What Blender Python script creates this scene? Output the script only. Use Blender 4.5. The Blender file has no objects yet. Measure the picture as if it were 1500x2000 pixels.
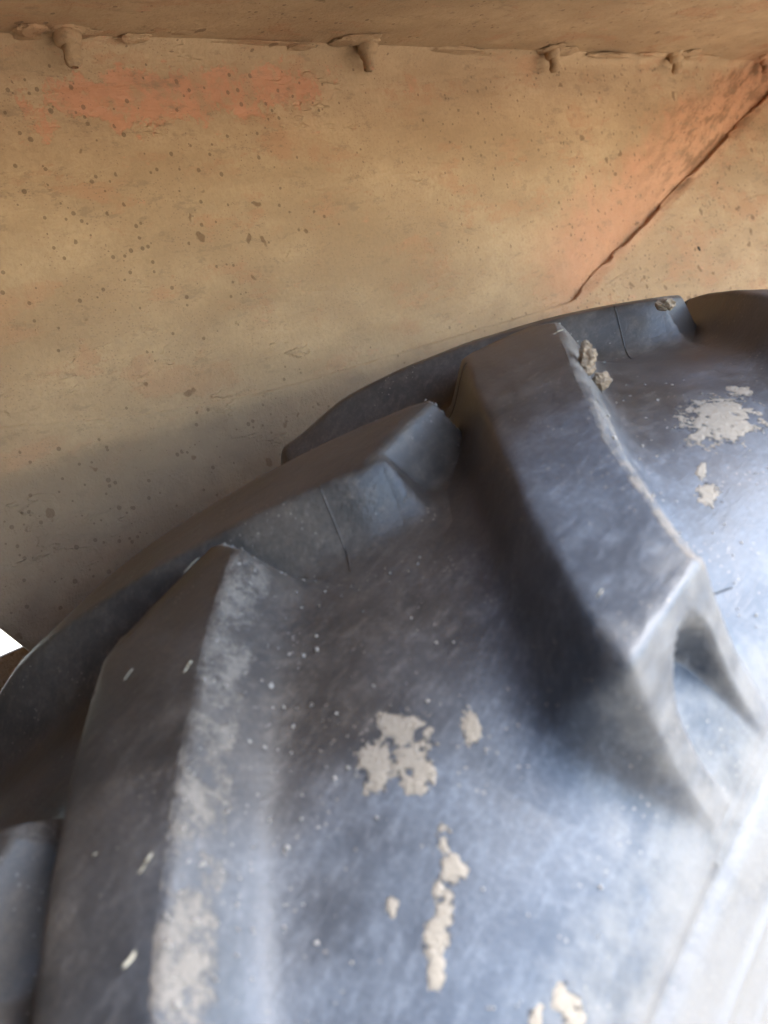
import bpy, math, random
import numpy as np
from mathutils import Matrix, Vector, noise as mnoise

random.seed(7)
rng = np.random.default_rng(7)
SC = bpy.context.scene
COL = SC.collection
AX = 0.80                                   # height of the wheel axle above the ground

# ------------------------------------------------------------------ camera
cam = bpy.data.cameras.new('camera')
cam_o = bpy.data.objects.new('camera', cam)
COL.objects.link(cam_o)
right = Vector((0.66883, 0.7143, -0.20602))
down = Vector((0.06295, -0.33054, -0.94169))
fwd = Vector((-0.74075, 0.61686, -0.26604))
m = Matrix.Identity(4)
for i in range(3):
    m[i][0] = right[i]; m[i][1] = -down[i]; m[i][2] = -fwd[i]
m.translation = (0.3046, -0.4537, 1.6441)
cam_o.matrix_world = m
cam.sensor_fit = 'VERTICAL'; cam.sensor_height = 36; cam.sensor_width = 27
cam.lens = 28.378
cam.clip_start = 0.01; cam.clip_end = 500
cam.dof.use_dof = True; cam.dof.focus_distance = 0.62; cam.dof.aperture_fstop = 9.0
SC.camera = cam_o

# ------------------------------------------------------------------ sky, sun, exposure
SUN_EL = math.radians(56); SUN_AZ = math.radians(52)      # azimuth from +Y towards +X
w = bpy.data.worlds.new('World'); SC.world = w; w.use_nodes = True
nt = w.node_tree
bg = nt.nodes['Background']
sky = nt.nodes.new('ShaderNodeTexSky'); sky.sky_type = 'NISHITA'; sky.sun_disc = False
sky.sun_elevation = SUN_EL; sky.sun_rotation = SUN_AZ
sky.air_density = 1.0; sky.dust_density = 0.6
nt.links.new(sky.outputs[0], bg.inputs[0]); bg.inputs[1].default_value = 0.15
sl = bpy.data.lights.new('sun', 'SUN'); sl.energy = 1.5; sl.angle = math.radians(30); sl.color = (1, .97, .93)
so = bpy.data.objects.new('sun', sl); COL.objects.link(so)
sd = Vector((math.sin(SUN_AZ)*math.cos(SUN_EL), math.cos(SUN_AZ)*math.cos(SUN_EL), math.sin(SUN_EL)))
so.rotation_euler = sd.to_track_quat('Z', 'Y').to_euler()
so.location = sd*10
SC.view_settings.view_transform = 'Standard'; SC.view_settings.look = 'None'
SC.view_settings.gamma = 1; SC.view_settings.use_curve_mapping = False
SC.view_settings.exposure = 3.1
SC.render.engine = 'CYCLES'
SC.cycles.max_bounces = 5; SC.cycles.diffuse_bounces = 4; SC.cycles.glossy_bounces = 2
SC.cycles.caustics_reflective = False; SC.cycles.caustics_refractive = False
SC.cycles.use_adaptive_sampling = True; SC.cycles.adaptive_threshold = 0.03

# ------------------------------------------------------------------ node helper
class N:
    def __init__(s, name):
        s.m = bpy.data.materials.new(name); s.m.use_nodes = True
        s.t = s.m.node_tree; s.b = s.t.nodes['Principled BSDF']
    def node(s, typ, ins=None, **kw):
        n = s.t.nodes.new(typ)
        for k, v in kw.items(): setattr(n, k, v)
        for k, v in (ins or {}).items(): s.set(n.inputs[k], v)
        return n
    def set(s, sock, v):
        if isinstance(v, bpy.types.NodeSocket): s.t.links.new(v, sock)
        else: sock.default_value = v
    def math(s, op, a, b=0.0, c=0.0, clamp=False):
        n = s.node('ShaderNodeMath', operation=op, use_clamp=clamp)
        s.set(n.inputs[0], a); s.set(n.inputs[1], b); s.set(n.inputs[2], c)
        return n.outputs[0]
    def step(s, v, lo, hi, a=0.0, b=1.0):
        n = s.node('ShaderNodeMapRange', interpolation_type='SMOOTHSTEP')
        for i, q in enumerate((v, lo, hi, a, b)): s.set(n.inputs[i], q)
        return n.outputs[0]
    def noise(s, vec, scale, detail=4, rough=.55, dist=0.0):
        n = s.node('ShaderNodeTexNoise', {'Vector': vec, 'Scale': scale, 'Detail': detail, 'Roughness': rough, 'Distortion': dist})
        return n.outputs[0]
    def voro(s, vec, scale, rnd=1.0, feature='F1'):
        n = s.node('ShaderNodeTexVoronoi', {'Vector': vec, 'Scale': scale, 'Randomness': rnd}, feature=feature)
        return n
    def mix(s, f, a, b):
        n = s.node('ShaderNodeMix', data_type='RGBA')
        s.set(n.inputs[0], f)
        s.set(n.inputs[6], a if isinstance(a, bpy.types.NodeSocket) else (*a, 1))
        s.set(n.inputs[7], b if isinstance(b, bpy.types.NodeSocket) else (*b, 1))
        return n.outputs[2]
    def comb(s, x, y, z):
        n = s.node('ShaderNodeCombineXYZ'); s.set(n.inputs[0], x); s.set(n.inputs[1], y); s.set(n.inputs[2], z)
        return n.outputs[0]
    def pos(s):
        g = s.node('ShaderNodeNewGeometry'); sp = s.node('ShaderNodeSeparateXYZ')
        s.t.links.new(g.outputs['Position'], sp.inputs[0])
        return g.outputs['Position'], sp.outputs[0], sp.outputs[1], sp.outputs[2]
    def bump(s, h, strength, dist, normal=None):
        n = s.node('ShaderNodeBump', {'Height': h, 'Strength': strength, 'Distance': dist})
        if normal: s.t.links.new(normal, n.inputs['Normal'])
        return n.outputs[0]
    def out(s, color, rough, normal=None, spec=.5):
        s.set(s.b.inputs['Base Color'], color if isinstance(color, bpy.types.NodeSocket) else (*color, 1))
        s.set(s.b.inputs['Roughness'], rough); s.set(s.b.inputs['Specular IOR Level'], spec)
        if normal: s.t.links.new(normal, s.b.inputs['Normal'])
        return s.m

# ------------------------------------------------------------------ materials
def mat_rubber():
    n = N('dusty_rubber')
    p, x, y, z = n.pos()
    zr = n.math('SUBTRACT', z, AX)
    th = n.math('ARCTAN2', n.math('MULTIPLY', y, -1.0), zr)
    arc = n.math('MULTIPLY', th, 0.78)
    rad = n.math('SQRT', n.math('ADD', n.math('MULTIPLY', y, y), n.math('MULTIPLY', zr, zr)))
    flat = n.comb(x, arc, rad)
    streak = n.comb(n.math('MULTIPLY', x, 3.2), arc, n.math('MULTIPLY', rad, 2.5))
    big = n.noise(flat, 14, 2, .6)
    med = n.noise(flat, 55, 4, .65)
    fine = n.noise(flat, 420, 2, .75)
    strk = n.noise(streak, 75, 4, .72)
    dust = n.math('ADD', n.math('MULTIPLY', n.step(big, .35, .7), .40), n.math('MULTIPLY', n.step(med, .4, .75), .35))
    dust = n.math('ADD', dust, n.math('MULTIPLY', n.step(strk, .45, .72), .42))
    dust = n.math('MULTIPLY', dust, n.step(fine, .25, .7, .55, 1.1), clamp=True)
    skylit = n.step(n.math('ADD', x, n.math('MULTIPLY', n.math('SUBTRACT', big, .5), .10)), .05, .15)  # painted light: brown for the shaded tread, blue for the skylit shoulder
    col = n.mix(dust, n.mix(skylit, (.034, .030, .027), (.031, .037, .048)), n.mix(skylit, (.138, .112, .088), (.116, .131, .156)))
    # brown film
    film = n.step(n.noise(flat, 7, 3, .5), .45, .7, 0, .35)
    col = n.mix(film, col, (.095, .072, .055))
    # fine pale specks of dirt
    vs = n.voro(flat, 300)
    spk = n.math('MULTIPLY', n.math('LESS_THAN', vs.outputs['Distance'], .16), n.math('GREATER_THAN', n.noise(flat, 38, 3, .6), .56))
    col = n.mix(n.math('MULTIPLY', spk, .6), col, (.24, .205, .17))
    side = n.step(n.math('ADD', n.math('ABSOLUTE', x), n.math('MULTIPLY', n.math('SUBTRACT', med, .5), .06)), .162, .198, 0, .75)
    col = n.mix(side, col, (.155, .143, .128))
    # dried mud on the lug flanks
    at = n.node('ShaderNodeAttribute', attribute_name='mud').outputs['Fac']
    mn = n.noise(flat, 62, 7, .74)
    mn2 = n.noise(flat, 480, 2, .7)
    mm = n.math('ADD', n.math('MULTIPLY', mn, .80), n.math('MULTIPLY', mn2, .20))
    thr = n.math('SUBTRACT', n.math('ADD', .80, n.math('MULTIPLY', n.math('SUBTRACT', big, .5), .26)), n.math('MULTIPLY', at, .30))
    mud = n.step(n.math('SUBTRACT', mm, thr), -.05, .07)
    mud = n.math('MULTIPLY', mud, n.math('GREATER_THAN', at, .02))
    mcol = n.mix(mn2, (.10, .085, .068), (.24, .205, .17))
    col = n.mix(n.math('MULTIPLY', mud, .8), col, mcol)
    # relief
    scr = n.noise(n.comb(n.math('MULTIPLY', x, 9.0), arc, n.math('MULTIPLY', rad, 4.0)), 90, 3, .6)
    h = n.math('ADD', n.math('MULTIPLY', fine, .25), n.math('MULTIPLY', med, .5))
    h = n.math('ADD', h, n.math('MULTIPLY', scr, .3))
    b1 = n.bump(h, .5, .0014)
    b2 = n.bump(n.math('ADD', mud, n.math('MULTIPLY', n.math('MULTIPLY', mn2, mud), .8)), .5, .0005, b1)
    rough = n.math('ADD', n.math('MULTIPLY', dust, .25), n.math('ADD', .44, n.math('MULTIPLY', mud, .3)), clamp=True)
    return n.out(col, rough, b2, .5)

FOLD_K = 0.368
def mat_fender():
    n = N('dusty_orange_paint')
    p, x, y, z = n.pos()
    flat = n.comb(n.math('MULTIPLY', x, 1.0), y, z)
    hor = n.comb(n.math('MULTIPLY', x, 2.5), y, n.math('MULTIPLY', z, 2.6))
    big = n.noise(hor, 5, 3, .6)
    med = n.noise(flat, 24, 7, .72)
    fine = n.noise(flat, 260, 3, .75)
    lay = n.noise(hor, 9, 7, .66)
    col = n.mix(n.step(big, .32, .68), (.315, .200, .108), (.44, .295, .165))
    col = n.mix(n.math('MULTIPLY', n.step(fine, .35, .7, 0, .30), 1.0), col, (.22, .145, .075))
    col = n.mix(n.step(med, .42, .66, 0, .6), col, (.33, .21, .115))
    # thin dust where the orange paint tints through
    tint = n.math('MULTIPLY', n.step(n.math('ADD', lay, n.math('MULTIPLY', n.math('SUBTRACT', fine, .5), .10)), .53, .59, 0, .5), n.step(med, .38, .58, .3, 1))
    col = n.mix(tint, col, (.37, .185, .095))
    # distance below the slanted crease and the bare bands of paint
    cre = n.math('SUBTRACT', n.math('SUBTRACT', z, 1.574), n.math('MULTIPLY', n.math('MAXIMUM', n.math('SUBTRACT', y, .43), -.02), FOLD_K))
    wob = n.math('MULTIPLY', n.math('SUBTRACT', n.noise(flat, 16, 4, .68), .5), .16)
    band = n.step(n.math('ADD', n.math('ABSOLUTE', n.math('SUBTRACT', cre, .03)), wob), .03, .10, 1, 0)
    band = n.math('MULTIPLY', band, n.step(n.math('ADD', y, wob), .30, .47))
    band = n.math('MULTIPLY', band, n.step(n.math('ADD', cre, n.math('MULTIPLY', wob, .2)), -.016, .0, .15, 1))
    # rubbed patch under the bolts
    dx = n.math('DIVIDE', n.math('SUBTRACT', y, -.035), .15)
    dz = n.math('DIVIDE', n.math('SUBTRACT', z, n.math('ADD', 1.826, n.math('MULTIPLY', y, .06))), .022)
    dd = n.math('SQRT', n.math('ADD', n.math('MULTIPLY', dx, dx), n.math('MULTIPLY', dz, dz)))
    wob2 = n.math('MULTIPLY', n.math('SUBTRACT', n.noise(flat, 30, 6, .72), .5), 3.6)
    patch = n.math('MULTIPLY', n.step(n.math('ADD', dd, wob2), .75, .95, 1, 0), n.step(n.noise(flat, 65, 5, .72), .38, .52, .3, 1))
    small = n.math('MULTIPLY', n.step(n.noise(hor, 21, 5, .75), .64, .70), .6)
    bare = n.math('MAXIMUM', n.math('MAXIMUM', n.math('MULTIPLY', band, .75), n.math('MULTIPLY', patch, .95)), small)
    ocol = n.mix(n.noise(flat, 45, 4, .75), (.34, .155, .075), (.54, .25, .135))
    col = n.mix(bare, col, ocol)
    # rusty brown smear low on the crease
    rust = n.math('MULTIPLY', n.math('MULTIPLY', band, n.step(n.noise(n.comb(x, n.math('ADD', n.math('MULTIPLY', y, .94), n.math('MULTIPLY', z, .35)), n.math('MULTIPLY', n.math('SUBTRACT', n.math('MULTIPLY', z, .94), n.math('MULTIPLY', y, .35)), 4.0)), 16, 4, .7), .45, .62)), n.step(y, .55, .8))
    col = n.mix(n.math('MULTIPLY', rust, .75), col, (.17, .085, .04))
    pits = n.voro(n.comb(n.math('MULTIPLY', x, 1.0), n.math('MULTIPLY', y, .7), z), 420)
    pit = n.math('MULTIPLY', n.math('LESS_THAN', pits.outputs['Distance'], .22), n.math('GREATER_THAN', med, .50))
    col = n.mix(n.math('MULTIPLY', pit, .35), col, (.14, .085, .05))
    stain = n.step(n.noise(hor, 34, 6, .75), .54, .66, 0, .5)
    col = n.mix(stain, col, (.205, .135, .078))
    # mud spatter specks, denser below the fold
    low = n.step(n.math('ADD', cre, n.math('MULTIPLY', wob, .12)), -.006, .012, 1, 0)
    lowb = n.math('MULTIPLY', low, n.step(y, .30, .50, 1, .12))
    # splashed mud on the lower sheet, darkened further as painted-in shade
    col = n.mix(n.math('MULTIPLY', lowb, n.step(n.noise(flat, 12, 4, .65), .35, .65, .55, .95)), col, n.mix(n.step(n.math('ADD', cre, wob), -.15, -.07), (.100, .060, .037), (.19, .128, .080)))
    low_shade = n.math('MULTIPLY', n.step(n.math('ADD', cre, n.math('MULTIPLY', n.math('SUBTRACT', n.noise(hor, 6, 5, .65), .5), .25)), -.02, .14, 1, 0), n.step(y, .25, .5, .5, 0))  # painted shade: forward part of the panel darkened towards its foot
    col = n.mix(low_shade, col, (.18, .118, .07))
    vs = n.voro(n.node('ShaderNodeVectorMath', {0: flat, 1: n.node('ShaderNodeVectorMath', {0: n.node('ShaderNodeTexNoise', {'Vector': flat, 'Scale': 70.0}).outputs[1], 3: .016}, operation='SCALE').outputs[0]}, operation='ADD').outputs[0], 62)
    rnd = n.node('ShaderNodeSeparateColor', {0: vs.outputs['Color']})
    dens = n.math('ADD', n.math('MULTIPLY', low, .42), n.math('MULTIPLY', n.step(n.noise(flat, 7, 3), .42, .62), .30))
    rad = n.math('MULTIPLY', n.math('POWER', rnd.outputs[1], 2.0), .34)
    spot = n.math('MULTIPLY', n.math('LESS_THAN', rnd.outputs[0], dens), n.step(n.math('SUBTRACT', vs.outputs['Distance'], rad), -.04, .03, 1, 0))
    col = n.mix(n.math('MULTIPLY', spot, .65), col, (.12, .066, .032))
    vs2 = n.voro(flat, 190)
    r2 = n.node('ShaderNodeSeparateColor', {0: vs2.outputs['Color']})
    spot2 = n.math('MULTIPLY', n.math('LESS_THAN', r2.outputs[0], n.math('ADD', .12, n.math('MULTIPLY', low, .25))), n.math('LESS_THAN', vs2.outputs['Distance'], n.math('MULTIPLY', r2.outputs[1], .38)))
    col = n.mix(n.math('MULTIPLY', spot2, .6), col, (.10, .06, .032))
    # front end of the fender darkened to cut the light it bounces
    col = n.mix(n.step(n.math('ADD', y, wob), -.52, -.36, .9, 0), col, (.085, .062, .045))
    # two rust-through pin holes
    def hole(yy, zz, r):
        a = n.math('SUBTRACT', y, yy); b = n.math('SUBTRACT', z, zz)
        q = n.math('SQRT', n.math('ADD', n.math('MULTIPLY', a, a), n.math('MULTIPLY', b, b)))
        return n.math('LESS_THAN', n.math('ADD', q, n.math('MULTIPLY', n.math('SUBTRACT', n.noise(flat, 300, 2), .5), .006)), r)
    hl = n.math('MAXIMUM', hole(.729, 1.598, .0035), hole(.834, 1.685, .0018))
    col = n.mix(hl, col, (.004, .003, .002))
    # relief: flaking edges of the dried layer, grains, streaks
    flake = n.math('MULTIPLY', n.step(n.noise(hor, 10, 4, .62), .60, .625), n.step(n.noise(flat, 4, 1), .42, .55))
    wipe = n.noise(n.comb(x, y, n.math('MULTIPLY', z, 5.0)), 14, 3, .6, .5)
    b = n.bump(n.math('MULTIPLY', flake, n.step(n.noise(flat, 18, 2), .42, .6)), .7, .0022)
    b = n.bump(n.math('ADD', tint, n.math('MULTIPLY', patch, -1.0)), .5, .0012, b)
    b = n.bump(n.math('ADD', n.math('MULTIPLY', wipe, .8), n.math('ADD', n.math('MULTIPLY', med, .9), n.math('MULTIPLY', fine, n.math('ADD', .16, n.math('MULTIPLY', low, .20))))), .55, .006, b)
    return n.out(col, n.step(bare, 0, 1, .88, .6), b, .3)

def mat_mud(name, a, b):
    n = N(name); p, x, y, z = n.pos()
    f1 = n.noise(p, 160, 6, .7); f2 = n.noise(p, 700, 3, .7)
    col = n.mix(f1, a, b)
    return n.out(col, .95, n.bump(n.math('ADD', f1, n.math('MULTIPLY', f2, .4)), .7, .0012), .2)

def mat_straw():
    n = N('dry_straw'); p, x, y, z = n.pos()
    return n.out(n.mix(n.noise(p, 300, 3), (.32, .27, .19), (.48, .43, .33)), .6, None, .3)

def mat_ground():
    n = N('dusty_ground'); p, x, y, z = n.pos()
    a = n.noise(p, .8, 8, .65); b = n.noise(p, 22, 6, .7)
    col = n.mix(a, (.42, .34, .24), (.55, .46, .34))
    col = n.mix(n.step(b, .5, .75, 0, .5), col, (.32, .25, .17))
    return n.out(col, .95, n.bump(n.math('ADD', a, n.math('MULTIPLY', b, .3)), .8, .03), .2)

def mat_casting():
    n = N('mud_caked_iron'); p, x, y, z = n.pos()
    a = n.noise(p, 25, 7, .7); b = n.noise(p, 140, 5, .7)
    col = n.mix(n.step(a, .35, .65), (.055, .032, .022), (.15, .098, .068))
    return n.out(col, .9, n.bump(n.math('ADD', a, n.math('MULTIPLY', b, .4)), .9, .012), .25)

RUB = mat_rubber(); FEN = mat_fender()
MUD = mat_mud('dried_pale_mud', (.20, .18, .155), (.34, .31, .275))
CLOD = mat_mud('crumbly_mud', (.19, .135, .085), (.35, .27, .19))
def mat_splash():
    n = N('thin_broken_mud'); p, x, y, z = n.pos()
    at = n.node('ShaderNodeAttribute', attribute_name='mud').outputs['Fac']
    f1 = n.noise(p, 260, 5, .75); f2 = n.noise(p, 900, 2, .7); f3 = n.noise(p, 110, 4, .7)
    cov = n.step(n.math('ADD', n.math('MULTIPLY', at, .75), n.math('MULTIPLY', n.math('SUBTRACT', n.math('ADD', n.math('MULTIPLY', f1, .6), n.math('MULTIPLY', f3, .4)), .5), 2.6)), -.02, .22)
    col = n.mix(f1, (.165, .14, .108), (.285, .245, .198))
    col = n.mix(cov, (.055, .056, .062), col)
    return n.out(col, .9, n.bump(n.math('ADD', cov, n.math('ADD', f1, n.math('MULTIPLY', f2, .4))), .7, .0009), .25)
SPLASH = mat_splash()
STRAW = mat_straw(); GND = mat_ground(); IRON = mat_casting()

# ------------------------------------------------------------------ object helpers
def mesh_obj(name, verts, faces, mat, parent=None, smooth=True, attr=None):
    me = bpy.data.meshes.new(name)
    me.from_pydata([tuple(map(float, v)) for v in verts], [], [tuple(map(int, f)) for f in faces])
    me.materials.append(mat)
    if smooth: me.shade_smooth()
    if attr is not None:
        a = me.attributes.new('mud', 'FLOAT', 'POINT'); a.data.foreach_set('value', np.asarray(attr, dtype=np.float32))
    me.update()
    o = bpy.data.objects.new(name, me); COL.objects.link(o)
    if parent: o.parent = parent
    return o
def empty(name, loc=(0, 0, 0)):
    o = bpy.data.objects.new(name, None); COL.objects.link(o); o.location = loc; o.empty_display_size = .05
    return o
def tag(o, label, cat, group=None):
    o['label'] = label; o['category'] = cat
    if group: o['group'] = group
    return o
def grid_faces(nr, nc, wrap=False, flip=False):
    F = []
    for i in range(nr if wrap else nr-1):
        for j in range(nc-1):
            a = i*nc+j; b = ((i+1) % nr)*nc+j
            q = (a, b, b+1, a+1)
            F.append(q[::-1] if flip else q)
    return F
def ss(a, b, t):
    t = min(1, max(0, (t-a)/(b-a))); return t*t*(3-2*t)

# ------------------------------------------------------------------ ground
gv = []
for i in range(41):
    for j in range(41):
        a = (i-20)/20; b = (j-20)/20
        gx = math.copysign(abs(a)**2.2, a)*150; gy = math.copysign(abs(b)**2.2, b)*150
        gv.append((gx, gy, .03*mnoise.noise(Vector((gx*.6, gy*.6, 0)))-.02))
g = mesh_obj('ground', gv, grid_faces(41, 41), GND); g['kind'] = 'structure'

# ------------------------------------------------------------------ tyre: carcass profile (arc length s -> x, r)
PROF = np.array([(0, .768), (.04, .767), (.08, .762), (.12, .751), (.15, .736), (.175, .712), (.192, .68), (.203, .64),
                 (.208, .60), (.205, .55), (.192, .50), (.172, .47)])
tt = np.r_[0, np.cumsum(np.hypot(*np.diff(PROF, axis=0).T))]
S = np.linspace(0, tt[-1], 800)
_x = np.interp(S, tt, PROF[:, 0]); _r = np.interp(S, tt, PROF[:, 1])
xx = np.r_[-_x[:0:-1], _x]; rr = np.r_[_r[:0:-1], _r]
ker = np.exp(-.5*(np.arange(-60, 61)/20)**2); ker /= ker.sum()
PXf = np.convolve(np.pad(xx, 60, 'reflect', reflect_type='odd'), ker, 'valid')
PRf = np.convolve(np.pad(rr, 60, 'reflect', reflect_type='odd'), ker, 'valid')
SS = np.r_[-S[:0:-1], S]
def base(s): return np.array([np.interp(s, SS, PXf), np.interp(s, SS, PRf)])
def nrm(s):
    d = base(s+.002)-base(s-.002); n = np.array([-d[1], d[0]]); return n/np.linalg.norm(n)
RCROWN = .5397
S_TIP = .214
def crown_h(s):
    b = base(s); n = nrm(s); h = .03
    for _ in range(30):
        h = (.8-(b[0]+h*n[0])**2/(2*RCROWN)-b[1])/n[1]
    return h
SSH = None
for s in np.arange(.13, .21, .0005):
    b = base(s); h = crown_h(s); xt = b[0]+h*nrm(s)[0]
    if xt >= .179:
        SSH = s; PSH = b+h*nrm(s); break
def top(s):
    sg = 1 if s >= 0 else -1; a = abs(s)
    if a <= SSH: p = base(a)+crown_h(a)*nrm(a)
    elif a >= S_TIP: p = base(a)
    else:
        t = (a-SSH)/(S_TIP-SSH); e = base(S_TIP)
        p = PSH*(1-t)+e*t - nrm(a)*.004*math.sin(math.pi*t)
    return np.array([sg*p[0], p[1]])
# lookup tables for speed
ST = np.linspace(-.25, .25, 1001)
TB = np.array([base(s) for s in ST]); TT = np.array([top(s) for s in ST])
def fbase(s): return np.array([np.interp(s, ST, TB[:, 0]), np.interp(s, ST, TB[:, 1])])
def ftop(s): return np.array([np.interp(s, ST, TT[:, 0]), np.interp(s, ST, TT[:, 1])])
def x2s(x): return float(np.interp(x, TT[(ST > -.13) & (ST <= SSH), 0], ST[(ST > -.13) & (ST <= SSH)]))
def xyz(x, r, th): return (x, -r*math.sin(th), r*math.cos(th))

tractor = tag(empty('tractor', (0, 0, 0)), 'dusty orange tractor seen close up at its rear tyre and fender', 'tractor')
tyre = empty('tyre', (0, 0, AX)); tyre.parent = tractor
tyre['label'] = 'big dusty black tyre with deep slanted tread lugs'

sp = np.concatenate([np.linspace(-S[-1], -.26, 14, endpoint=False), np.linspace(-.26, .215, 96, endpoint=False),
                     np.linspace(.215, .27, 56, endpoint=False), np.linspace(.27, S[-1], 14)])
NTH = 540
cv = []
ringp = []
for s in sp:
    p = base(s); n = nrm(s); a = abs(s)
    d = .0016*math.exp(-((a-.2465)/.0018)**2) - .0022*math.exp(-((a-.2215)/.0035)**2) + .0010*math.exp(-((a-.262)/.0015)**2)
    ringp.append(p+n*d)
for k in range(NTH):
    th = 2*math.pi*k/NTH
    for p in ringp: cv.append(xyz(p[0], p[1], th))
mesh_obj('carcass', cv, grid_faces(NTH, len(sp), wrap=True, flip=True), RUB, tyre)

# steel rim closing the wheel
RV = []; rim = [(.172, .472), (.176, .462), (.168, .452), (.150, .448), (.135, .425), (.05, .418), (.03, .40), (.045, .30), (.06, .18), (.06, .10), (.09, .095), (.09, .02)]
for k in range(96):
    for (x_, r_) in rim: RV.append(xyz(x_, r_, 2*math.pi*k/96))
mesh_obj('rim', RV, grid_faces(96, len(rim), wrap=True, flip=True), FEN, tyre)

# ------------------------------------------------------------------ tyre: tread lugs
WALL = [(.052, -.014), (.045, .0), (.037, .010), (.030, .030), (.0245, .066), (.0200, .125), (.0165, .22), (.0132, .37), (.0100, .55),
        (.0068, .74), (.0044, .87), (.0030, .935), (.0018, .970), (.0006, .988), (-.0010, .996), (-.0035, 1.0)]
RA = .1649                                          # angular phase of the nearest lug
LP = [(-.0289, -.0546), (.1171, .1250), (.1781, .1878)]
RP = [(-.0100, -.1400), (.1131, .0532), (.1759, .1259)]
def poly_s(pts): return [np.array([x2s(x), th]) for x, th in pts]
def edge_curve(pts, n):
    a, b, c = pts
    out = []
    for i in range(n):
        t = i/(n-1)*2
        p = a+(b-a)*t if t < 1 else b+(c-b)*(t-1)
        if .8 < t < 1.25:                                # soften the knee
            u = (t-.8)/.45; q0 = a+(b-a)*.8; q2 = b+(c-b)*.25
            p = (1-u)**2*q0+2*u*(1-u)*b+u*u*q2
        out.append(p)
    return out
NT, NE, NI = 42, 48, 40
def lug_mesh(mirror, seed, sh=0.0):
    LP2 = LP[:2]+[(LP[2][0]-sh, LP[2][1])]; RP2 = ([(-.0059, -.1313), RP[1]] if mirror else RP[:2])+[(RP[2][0]-sh, RP[2][1])]
    Lp = edge_curve(poly_s(LP2), NT); Rp = edge_curve(poly_s(RP2), NT)
    for k in range(1, NE+1):                             # down the shoulder
        t = k/NE
        Lp.append(np.array([Lp[NT-1][0]+(S_TIP+.006-Lp[NT-1][0])*t, Lp[NT-1][1]+.004*t]))
        Rp.append(np.array([Rp[NT-1][0]+(S_TIP+.006-Rp[NT-1][0])*t, Rp[NT-1][1]-.006*t]))
    rad = .78
    L2 = np.array([(p[0], p[1]*rad) for p in Lp]); R2 = np.array([(p[0], p[1]*rad) for p in Rp])
    def outn(P, Q):
        d = np.gradient(P, axis=0); d /= np.linalg.norm(d, axis=1)[:, None]
        n = np.stack([-d[:, 1], d[:, 0]], 1)
        sgn = np.sign(((P-Q)*n).sum(1))[:, None]; n = n*sgn
        k = np.ones(17)/17
        for c in range(2): n[:, c] = np.convolve(np.pad(n[:, c], 8, 'edge'), k, 'valid')
        return n/np.linalg.norm(n, axis=1)[:, None]
    nL = outn(L2, R2); nR = outn(R2, L2)
    for i in range(NT):                                  # rounded corner at the tip
        dl = np.linalg.norm(R2[i]-R2[0]); rc = .006 if mirror else .020
        if dl < rc: R2[i] -= nR[i]*(rc-math.sqrt(rc*rc-(rc-dl)**2))*.55
        dl = np.linalg.norm(L2[i]-L2[0]); rc = .008
        if dl < rc: L2[i] -= nL[i]*(rc-math.sqrt(rc*rc-(rc-dl)**2))*.6
    tl = L2[0]-L2[4]; tr = R2[0]-R2[4]; tl = tl/np.linalg.norm(tl); tr = tr/np.linalg.norm(tr)
    rows = [(i, d, k) for d, k in WALL for i in [0]] + [(i, 0, 1) for i in range(0, NT+NE)]
    rows = [(0, d, k) for d, k in WALL if d > 0] + [(i, 0, 1) for i in range(NT+NE)]
    cols = [('L', d, k) for d, k in WALL] + [('I', (j+1)/(NI+1), 1) for j in range(NI)] + [('R', d, k) for d, k in WALL[::-1]]
    V = []; A = []; row_ix = {}
    for ri, (i, nd, nk) in enumerate(rows):
        a = L2[i]+tl*nd*.8; b = R2[i]+tr*nd*.8
        e = max(0, (i-(NT-1))/NE)
        wsc = max(.12, 1-e)**.75
        ai = a-nL[i]*.0035*wsc; bi = b-nR[i]*.0035*wsc
        for c, dv, ck in cols:
            if c == 'L': q = a+nL[i]*dv*wsc; u = 0
            elif c == 'R': q = b+nR[i]*dv*wsc; u = 1
            else: q = ai*(1-dv)+bi*dv; u = dv
            k = min(ck, nk)*(.65+.35*max(ck, nk)) if (ck > 0 and nk > 0) else min(ck, nk)
            if mirror: k *= (1-.25*ss(.45, 1, i/(NT-1)))*(1-ss(0, .5, e))
            if e > 0 and c == 'I':                       # hollow pocket between the two buttress ribs
                g = min(1, max(0, (e-.13)/.25))
                wd = .34*math.sqrt(g*(2-g)); uc = .60-.08*g
                pm = ss(-.015, .055, wd-abs(u-uc)) if e > .13 else 0
                k *= 1-.80*pm
            s, th = q[0], q[1]/rad
            pb = fbase(s); pt = ftop(s)
            p = pb+(pt-pb)*k
            if abs(s) > S_TIP-.001: p = pb-nrm(s)*.0004
            P = np.array(xyz(p[0], p[1], th))
            nz = mnoise.noise(Vector((P[0]*28+seed, P[1]*28, P[2]*28)))*.0007+mnoise.noise(Vector((P[0]*120, P[1]*120+seed, P[2]*120)))*.00025
            if k > .05: P = P*(1+nz)
            V.append(P)
            fl = (.12+.95*ss(.25, .62, ck)) if (c == 'R' and ck < .998) else (.45 if nk < .9 else 0)
            if c == 'I' and u > .9: fl = .35
            if k < .02: fl *= .3
            A.append(fl*(1-e))
    nc = len(cols)
    V = np.array(V)
    F = grid_faces(len(rows), nc, flip=False)
    if mirror: V[:, 0] *= -1
    me_faces = [f[::-1] for f in F] if mirror else F
    return V, me_faces, A, nc, len([1 for d, k in WALL if d > 0])
NL = 19
PITCH = 2*math.pi/NL
Vn, Fn, An, nc, nnose = lug_mesh(False, 3.1)
Vf, Ff, Af, _, _ = lug_mesh(True, 8.7, .020)
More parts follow.
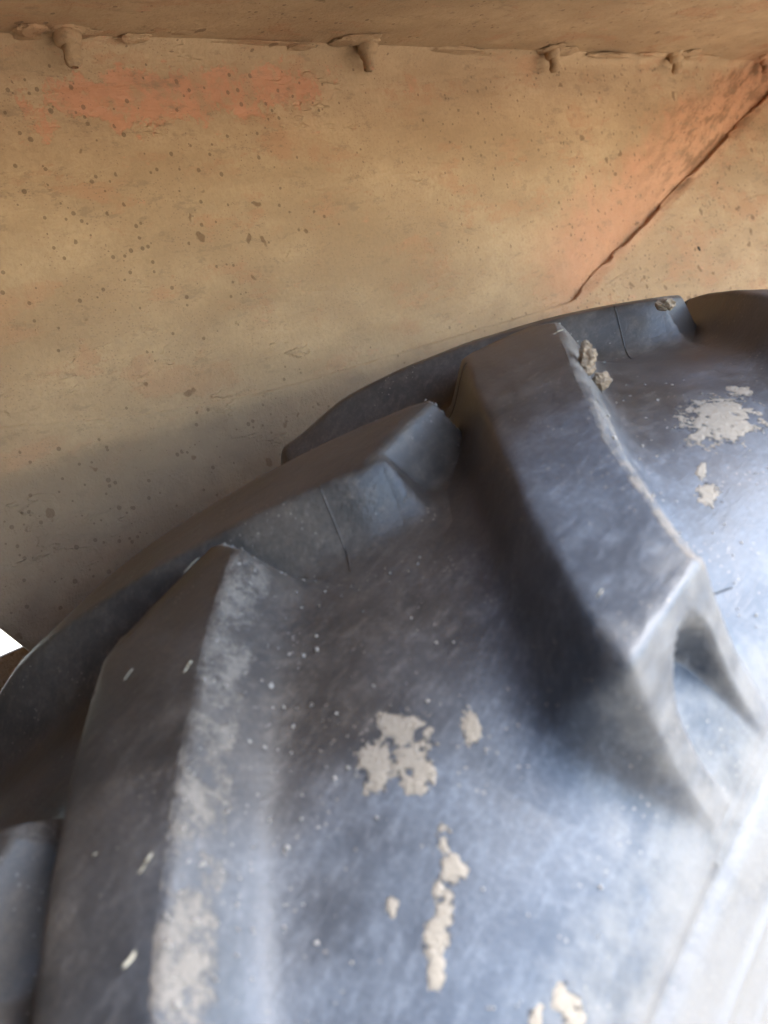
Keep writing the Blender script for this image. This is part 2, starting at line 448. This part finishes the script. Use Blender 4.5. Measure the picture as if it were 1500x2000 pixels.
def tube(name, pts, r, mat, parent, ns=6):
    V = []; F = []
    pts = [Vector(p) for p in pts]
    for i, p in enumerate(pts):
        t = (pts[min(i+1, len(pts)-1)]-pts[max(i-1, 0)]).normalized()
        a = t.orthogonal().normalized(); b = t.cross(a)
        q = r*(1 if 0 < i < len(pts)-1 else .4)
        for k in range(ns):
            an = 2*math.pi*k/ns; V.append(p+(a*math.cos(an)+b*math.sin(an))*q)
    n = len(pts)
    for i in range(n-1):
        for k in range(ns):
            F.append((i*ns+k, i*ns+(k+1) % ns, (i+1)*ns+(k+1) % ns, (i+1)*ns+k))
    F.append(tuple(range(ns))[::-1]); F.append(tuple((n-1)*ns+k for k in range(ns)))
    return mesh_obj(name, V, F, mat, parent)
seam_row = nnose+3
def with_seam(V, F, A):                                  # thin mould line running down the flank
    pts = [Vector(V[seam_row*nc+c])*1.0002 for c in range(3, 14)]
    o = len(V); ns = 5; VV = [tuple(p) for p in V]; FF = list(F)
    for i, p in enumerate(pts):
        t = (pts[min(i+1, len(pts)-1)]-pts[max(i-1, 0)]).normalized()
        a = t.orthogonal().normalized(); b = t.cross(a)
        for k in range(ns):
            an = 2*math.pi*k/ns; VV.append(tuple(p+(a*math.cos(an)+b*math.sin(an))*.00045))
    for i in range(len(pts)-1):
        for k in range(ns):
            FF.append((o+i*ns+k, o+i*ns+(k+1) % ns, o+(i+1)*ns+(k+1) % ns, o+(i+1)*ns+k))
    return VV, FF, list(A)+[.12]*(len(pts)*ns)
for side in (0, 1):
    V, F, A = with_seam(*((Vn, Fn, An), (Vf, Ff, Af))[side])
    first = None
    for k in range(NL):
        ph = RA+(k if side == 0 else k+.512)*PITCH
        if first is None:
            o = mesh_obj('tread_lug', V, F, RUB, tyre, attr=A); first = o
        else:
            o = first.copy(); COL.objects.link(o); o.parent = tyre
        o.rotation_euler = (ph, 0, 0)

# ------------------------------------------------------------------ dried mud on the tyre
def carc_pt(s, th, lift=0.0):
    p = base(s)+nrm(s)*lift
    return xyz(p[0], p[1], th)
SPL = {
 'round': [[.1183, .0971, .0117, -.0107, .0095, .0201], [.1216, .125, .0056, -.0048, .0045, .0084], [.1116, .0503, .0045, -.0038, .0033, .0064]],
 'drip': [[.1334, .1645, .0013, -.0017, .0028, .0062], [.1428, .1818, .0039, -.0038, .0033, .0066]],
 'mid': [[.1077, .4075, .0061, -.0034, .0056, .0082], [.1027, .4254, .0056, -.0031, .0045, .0067], [.1177, .4201, .0045, -.0026, .0039, .0059], [.0999, .4065, .0045, -.0023, .0028, .0037]],
 'small': [[.1256, .3893, .0028, -.0014, .0033, .0052]],
 'streak': [[.1373, .4386, .0017, -.0012, .0017, .0028], [.1445, .4471, .0028, -.0021, .0017, .0036], [.1473, .4608, .0022, -.0015, .0028, .0045], [.1495, .4725, .0028, -.002, .0022, .0039], [.1535, .4819, .0017, -.0011, .0022, .0038], [.1434, .4573, .0017, -.0012, .0017, .0025]],
 'spot': [[.1334, .472, .0012, -.0009, .0017, .0026]],
 'low': [[.1914, .4646, .0033, -.0019, .0022, .0038], [.1853, .4744, .0017, -.0013, .0011, .0025], [.1959, .4661, .0028, -.0017, .0017, .0022]],
 'wisp': [[.106, .489, .0007, -.0004, .0045, .0059], [.1094, .4978, .0007, -.0004, .0039, .0046], [.1116, .5091, .0028, -.0015, .0007, .0006]],
 'chip': [[.0742, .4453, .0022, -.0011, .0017, .0023]],
 'trail': [[.0848, .4898, .0011, -.0005, .0045, .005]],
}
for nm, ells in SPL.items():
    r0 = .75
    cs = np.array([(e[0], e[1]*r0) for e in ells])
    ext = max(max(abs(q) for q in e[2:]) for e in ells)*1.6
    lo = cs.min(0)-ext; hi = cs.max(0)+ext
    stp = .00055
    na = int((hi[0]-lo[0])/stp)+2; nb = int((hi[1]-lo[1])/stp)+2
    gr = 1.25 if nm in ('mid', 'round', 'streak', 'low', 'small') else 1.1
    ells = [e[:2]+[q*gr for q in e[2:]] for e in ells]
    Minv = [np.linalg.inv(np.array([[e[2], e[4]], [e[3], e[5]]])) for e in ells]
    val = np.full((na, nb), -9.0)
    for i in range(na):
        for j in range(nb):
            q = np.array([lo[0]+i*stp, lo[1]+j*stp])
            best = -9
            for c, mi in zip(cs, Minv):
                d = np.linalg.norm(mi@(q-c)); best = max(best, 1-d)
            if best > -.9:
                v3 = Vector((q[0]*130, q[1]*130, len(nm)*3.3))
                nz = mnoise.noise(v3)*.5+mnoise.noise(v3*2.6)*.45+mnoise.noise(v3*6)*.38+mnoise.noise(v3*12)*.2
                holes = mnoise.noise(v3*1.3+Vector((9, 2, 5)))
                val[i, j] = best+nz*.75-(.6*max(0, holes-.32)*4 if best < .75 else .25*max(0, holes-.3)*6)+.05
    idx = {}; V = []; F = []; CA = []
    def vid(i, j):
        if (i, j) not in idx:
            v = val[i, j]
            lift = -.0001+.0006*min(1, max(0, v*2.2))+.0003*mnoise.noise(Vector((i*.5, j*.5, 1)))
            if v <= .02: lift = -.0002
            CA.append(v); idx[(i, j)] = len(V); V.append(carc_pt(lo[0]+i*stp, (lo[1]+j*stp)/r0, lift))
        return idx[(i, j)]
    for i in range(na-1):
        for j in range(nb-1):
            if max(val[i, j], val[i+1, j], val[i, j+1], val[i+1, j+1]) > 0:
                F.append((vid(i, j), vid(i+1, j), vid(i+1, j+1), vid(i, j+1)))
    if F: mesh_obj('mud_splash', V, F, SPLASH, tyre, attr=CA)

def clod(center, rad, seed, parent, sub=3, name='mud_clod', mat=CLOD):
    import bmesh
    bm = bmesh.new(); bmesh.ops.create_icosphere(bm, subdivisions=sub, radius=1)
    for v in bm.verts:
        d = v.co.normalized()
        k = 1+.38*mnoise.noise(d*1.5+Vector((seed, 0, 0)))+.25*mnoise.noise(d*3.7+Vector((0, seed, 0)))+.14*mnoise.noise(d*8)
        v.co = Vector((d.x*rad[0], d.y*rad[1], d.z*rad[2]))*k
    me = bpy.data.meshes.new(name); bm.to_mesh(me); bm.free(); me.materials.append(mat)
    o = bpy.data.objects.new(name, me); COL.objects.link(o); o.parent = parent; o.location = center
    return o
def tl(p): return (p[0], p[1], p[2]-AX)
for i, (p, r) in enumerate([((.064, -.1000, 1.5880), (.006, .004, .006)), ((.066, -.1045, 1.583), (.005, .004, .005)), ((.0625, -.097, 1.592), (.004, .003, .004)),
                            ((.070, -.099, 1.575), (.006, .005, .005)),
                            ((.0447, .0187, 1.5965), (.007, .006, .005)), ((.040, .022, 1.597), (.005, .004, .003))]):
    clod(tl(p), tuple(q*.8 for q in r), i*3.7+1, tyre, 4)

# crumbs scattered over the tread: too many to count
CV = []; CF = []
def crumb(p, r):
    o = len(CV); R = [Vector(rng.normal(0, 1, 3)).normalized() for _ in range(2)]
    a = R[0]; b = a.orthogonal().normalized(); c = a.cross(b)
    for d in (a, -a, b, -b, c, -c): CV.append(Vector(p)+d*r*rng.uniform(.6, 1.2))
    for f in ((0, 2, 4), (2, 1, 4), (1, 3, 4), (3, 0, 4), (2, 0, 5), (1, 2, 5), (3, 1, 5), (0, 3, 5)): CF.append(tuple(o+q for q in f))
for _ in range(900):
    s = rng.uniform(-.03, .2); th = rng.uniform(.05, .62)
    if mnoise.noise(Vector((s*25, th*20, 4))) < -.05 and rng.random() < .8: continue
    crumb(carc_pt(s, th, .0002), abs(rng.normal(0, .0004))+.0002)
def on_lug(V, ph, idx, r):
    p = V[idx]; c, s_ = math.cos(ph), math.sin(ph)
    crumb((p[0]+rng.normal(0, .0006), p[1]*c-p[2]*s_+rng.normal(0, .0006), p[1]*s_+p[2]*c+rng.normal(0, .0006)), r)
nrow = len(Vn)//nc
for V, ph, cnt in ((Vn, RA+PITCH, 420), (Vn, RA, 160), (Vf, RA+.512*PITCH, 160), (Vf, RA-.488*PITCH, 80)):
    for _ in range(cnt):
        r = int(rng.integers(8, 50)); c = nc-1-int(rng.integers(3, 13))
        if V is Vf: r = int(rng.integers(4, 22))
        on_lug(V, ph, r*nc+c, abs(rng.normal(0, .0005))+.0002)
cr = mesh_obj('dirt_crumbs', CV, CF, MUD, tyre, smooth=False); cr['kind'] = 'stuff'

# ------------------------------------------------------------------ fender
fender = empty('fender', (-.31, .35, AX)); fender.parent = tractor
fender['label'] = 'inside of orange fender caked in tan dust above the tyre'
XW = -.31; ZT = 1.862
def fold_z(y):
    if y < 0: return 1.572+.40*y*y
    if y < .40: return 1.572
    t = ss(.40, .46, y)
    return 1.572+t*FOLD_K*max(0, y-.43)+(1-t)*0
def inv(p, parent): return (p[0]-parent.location[0], p[1]-parent.location[1], p[2]-parent.location[2])
def ymin(z): return -.343+(1.476-z)*.6
def wav(y, z): return .0022*mnoise.noise(Vector((y*4, z*4, 3)))+.0012*mnoise.noise(Vector((y*13, z*13, 7)))
NY = 150
def crease_mask(y): return ss(.36, .50, y)
def fold_round(y, d):                     # soft dished fold on the front part, d = signed height above the fold
    k = 1-crease_mask(y); w_ = .035
    q = (math.sqrt(d*d+w_*w_)-d)*.5       # smooth ramp below the fold
    return q*k+max(0, -d)*(1-k)
def side_x(y, z):
    d = z-fold_z(y); cm = crease_mask(y)
    q = fold_round(y, d)
    x = XW+.055*math.tanh(.30*q/.055)+wav(y, z)
    x += .016*(1-math.sqrt(max(0, 1-max(0, 1-(ZT-z)/.016)**2)))            # rolled corner under the top sheet
    if d > 0: x -= cm*.007*math.exp(-(d/.022)**2)
    return x
sv = []
for i in range(46):
    t = (i/45)**1.3
    for j in range(NY+1):
        y0 = ymin(1.58+(ZT-1.58)*t); y = y0+(1.17-y0)*j/NY
        f = min(fold_z(y), ZT-.004)
        z = f-.006+(ZT+.006-f)*t
        sv.append(inv((side_x(y, z), y, z), fender))
def solid(o, th):
    md = o.modifiers.new('thickness', 'SOLIDIFY'); md.thickness = th; md.offset = -1
    return o
solid(mesh_obj('side_panel', sv, grid_faces(46, NY+1, flip=True), FEN, fender), .004)
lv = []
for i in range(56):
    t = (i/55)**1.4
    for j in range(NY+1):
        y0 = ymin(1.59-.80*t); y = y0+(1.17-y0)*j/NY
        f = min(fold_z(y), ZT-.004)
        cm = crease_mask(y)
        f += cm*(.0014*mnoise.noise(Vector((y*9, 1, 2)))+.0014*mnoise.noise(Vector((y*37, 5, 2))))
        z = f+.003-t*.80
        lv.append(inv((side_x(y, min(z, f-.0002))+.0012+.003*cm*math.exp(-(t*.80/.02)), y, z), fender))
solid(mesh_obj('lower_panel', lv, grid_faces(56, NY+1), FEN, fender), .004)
# unseen forward sheet up to the top sheet's bend, added to block light
r_arc = math.hypot(.45, ZT-AX); a0 = math.atan2(.45, ZT-AX)
ev = []
for j in range(41):
    t = j/40; y = -.37-(1.05-.37)*t
    zb = 1.505-.62*ss(.01, .08, t)
    if y < -.45: zt = AX+math.sqrt(max(0, r_arc**2-y*y))-.001
    else: zt = ZT+.001
    zb = min(zb, zt-.02)
    for i in range(13):
        z = zb+(zt-zb)*i/12
        ev.append(inv((XW-.006+wav(y, z), y, z), fender))
ef = grid_faces(41, 13)
off = len(ev)                                # below the slot by the front edge the sheet carries on down, which also blocks light
for j in range(9):
    y = -.255-(.435-.255)*j/8
    for i in range(9):
        z = .86+(1.444-.86)*i/8
        ev.append(inv((XW-.010+wav(y, z), y, z), fender))
ef += [tuple(q+off for q in f_) for f_ in grid_faces(9, 9)]
solid(mesh_obj('front_blocker_panel', ev, ef, FEN, fender), .004)
# top sheet, seen from below
XE = .30
path = []                                   # level over the wheel; unseen bends front and rear added to block light
for j in range(20): path.append((1.36-.13*j/19, .85+.93*j/19))
for j in range(1, 9):
    a = math.pi/2*j/8
    path.append((1.15+.08*math.cos(a), ZT-.08+.08*math.sin(a)))
for j in range(1, 101): path.append((1.15-(1.15+.45)*j/100, ZT))
r_arc = math.hypot(.45, ZT-AX); a0 = math.atan2(.45, ZT-AX)
for j in range(1, 51):
    a = a0+(math.radians(82)-a0)*j/50
    path.append((-r_arc*math.sin(a), AX+r_arc*math.cos(a)))
tv = []
for i in range(40):
    t = i/39
    for (y, z0) in path:
        xe = XE+.40*ss(.46, .75, -y)+.35*ss(.65, 1.0, -y)                         # flare added out of view at the front to block skylight
        x = XW-.03+(xe-XW+.03)*t
        z = z0-.0025+.0025*mnoise.noise(Vector((x*5, y*3, z0)))+.004*t
        if i == 39: x = xe+.004; z -= .045                   # turned-down outer lip
        elif i == 38: x = xe; z -= .006
        tv.append(inv((x, y, z), fender))
solid(mesh_obj('top_panel', tv, grid_faces(40, len(path)), FEN, fender), .004)

# bolts hanging from the top sheet along the corner, caked with mud
def lathe(prof, n=20, jit=0.0, seed=0):
    V = []; F = []
    for i, (r, z) in enumerate(prof):
        for k in range(n):
            a = 2*math.pi*k/n
            q = r*(1+jit*mnoise.noise(Vector((math.cos(a)*1.3+seed, math.sin(a)*1.3, z*90))))
            V.append((q*math.cos(a), q*math.sin(a), z))
    for i in range(len(prof)-1):
        for k in range(n):
            F.append((i*n+k, (i+1)*n+k, (i+1)*n+(k+1) % n, i*n+(k+1) % n))
    F.append(tuple((len(prof)-1)*n+k for k in range(n)))
    return V, F
def join(*parts):
    V = []; F = []
    for v, f in parts:
        o = len(V); V += v; F += [tuple(q+o for q in g_) for g_ in f]
    return V, F
for k in range(5):
    y = -.150+.2925*k
    V, F = join(lathe([(.0175, .002), (.017, -.0035), (.015, -.005), (.012, -.006)], 26, .35, k),
                lathe([(.0125, -.005), (.0135, -.008), (.0128, -.0145), (.0108, -.0165), (.006, -.017)], 12, .25, k+3),
                lathe([(.0082, -.014), (.0090, -.019), (.0076, -.0235), (.0088, -.028), (.0072, -.0335), (.004, -.035)], 12, .45, k+7))
    b = mesh_obj('bolt', V, F, FEN, fender); b.location = inv((XW+.020, y, ZT), fender)
    b.rotation_euler = (random.uniform(-.12, .12), random.uniform(-.05, .12), k*1.3); b.scale = (.72, .72, .78)
    for q in range(3):
        rr_ = (random.uniform(.008, .016), random.uniform(.010, .024), random.uniform(.002, .004))
        clod(inv((XW+.012+random.uniform(0, .02), y+random.uniform(-.03, .03), ZT-.003), fender), rr_, k*5+q, fender, 3, 'mud_clod', FEN)
for q in range(14):
    rr_ = (random.uniform(.004, .010), random.uniform(.012, .05), random.uniform(.0015, .003))
    clod(inv((XW+random.uniform(.004, .02), random.uniform(-.3, 1.1), ZT-random.uniform(.002, .006)), fender), rr_, q*2.3+40, fender, 3, 'mud_clod', FEN)

# ------------------------------------------------------------------ axle housing behind the tyre
ah = empty('axle_housing', (-.62, -.36, 1.115)); ah.parent = tractor
ah['label'] = 'brown mud-caked iron casting glimpsed behind the tyre'
V = []; nn = 36
for i in range(24):
    t = i/23; y = -.20+.40*t
    for k in range(nn):
        a = 2*math.pi*k/nn
        c, s_ = math.cos(a), math.sin(a)
        e = .45
        px = math.copysign(abs(c)**e, c)*.10; pz = math.copysign(abs(s_)**e, s_)*.205
        b_ = 1+.05*mnoise.noise(Vector((px*9, y*9, pz*9)))
        sh = 1-.25*(abs(2*t-1))**6
        V.append((px*b_*sh, y, pz*b_*sh))
F = grid_faces(24, nn)
F += [(i*nn+nn-1, (i+1)*nn+nn-1, (i+1)*nn, i*nn) for i in range(23)]
F += [tuple(range(nn)), tuple(23*nn+k for k in range(nn))[::-1]]
mesh_obj('housing_body', V, F, IRON, ah)
V, F = lathe([(.075, 0), (.075, .02), (.055, .024), (.05, .05), (.02, .052)], 30, .04, 2)
fl = mesh_obj('flange', V, F, IRON, ah); fl.location = (.088, 0, .02); fl.rotation_euler = (0, math.pi/2, 0)

# ------------------------------------------------------------------ straws lying on the lugs
def straw(p, d, ln, r, label):
    p = Vector(p); d = Vector(d); r *= random.uniform(.4, .62); ln *= random.uniform(.65, 1.0)
    side = Vector((0, p.y, p.z-AX)).normalized().cross(d).normalized(); bend = random.uniform(-.14, .14)*ln
    rad = Vector((0, p.y, p.z-AX)).normalized()
    d = (d-rad*d.dot(rad)).normalized()
    pts = []
    for i in range(7):
        t = i/6-.5
        q = d*ln*t+rad*(r*.8+.0008*math.sin(t*3)+.0002)-rad*(ln*t)**2*.6+side*bend*(1-4*t*t)
        pts.append(q)
    o = tube('straw', pts, r, STRAW, None, 6); o.location = p
    tag(o, label, 'straw', 'bits of dry straw on the tread')
R_, D_ = right, down
straw((.0352, -.3388, 1.5234), R_*.4-D_, .006, .0011, 'short bright straw chip on top of the left lug, beside its muddy edge')
straw((.0218, -.0647, 1.5969), R_*1-D_*.25, .010, .0006, 'thin pale straw near the rounded tip of the right lug')
straw((.0803, -.3892, 1.4920), R_*.45-D_, .0105, .0008, 'bent tan straw at the muddy edge of the left lug, low down')
straw((.1587, -.2515, 1.5346), R_*1-D_*.7, .007, .0005, 'thin straw near the lower outer end of the right lug')
straw((-.0230, -.2983, 1.5418), R_*.75-D_, .013, .0005, 'long thin straw near the pointed tip of the left lug')
straw((.0962, -.4061, 1.4793), R_*.2+D_, .0065, .0010, 'small pale straw chip low on the left lug, lowest of all')
straw((.0045, -.3510, 1.5188), R_*.8-D_, .008, .0004, 'faint hair-thin straw on the left lug near its dark corner')
straw((.0588, -.3961, 1.4912), R_*.25+D_, .003, .0004, 'tiny straw speck in the middle of the left lug')
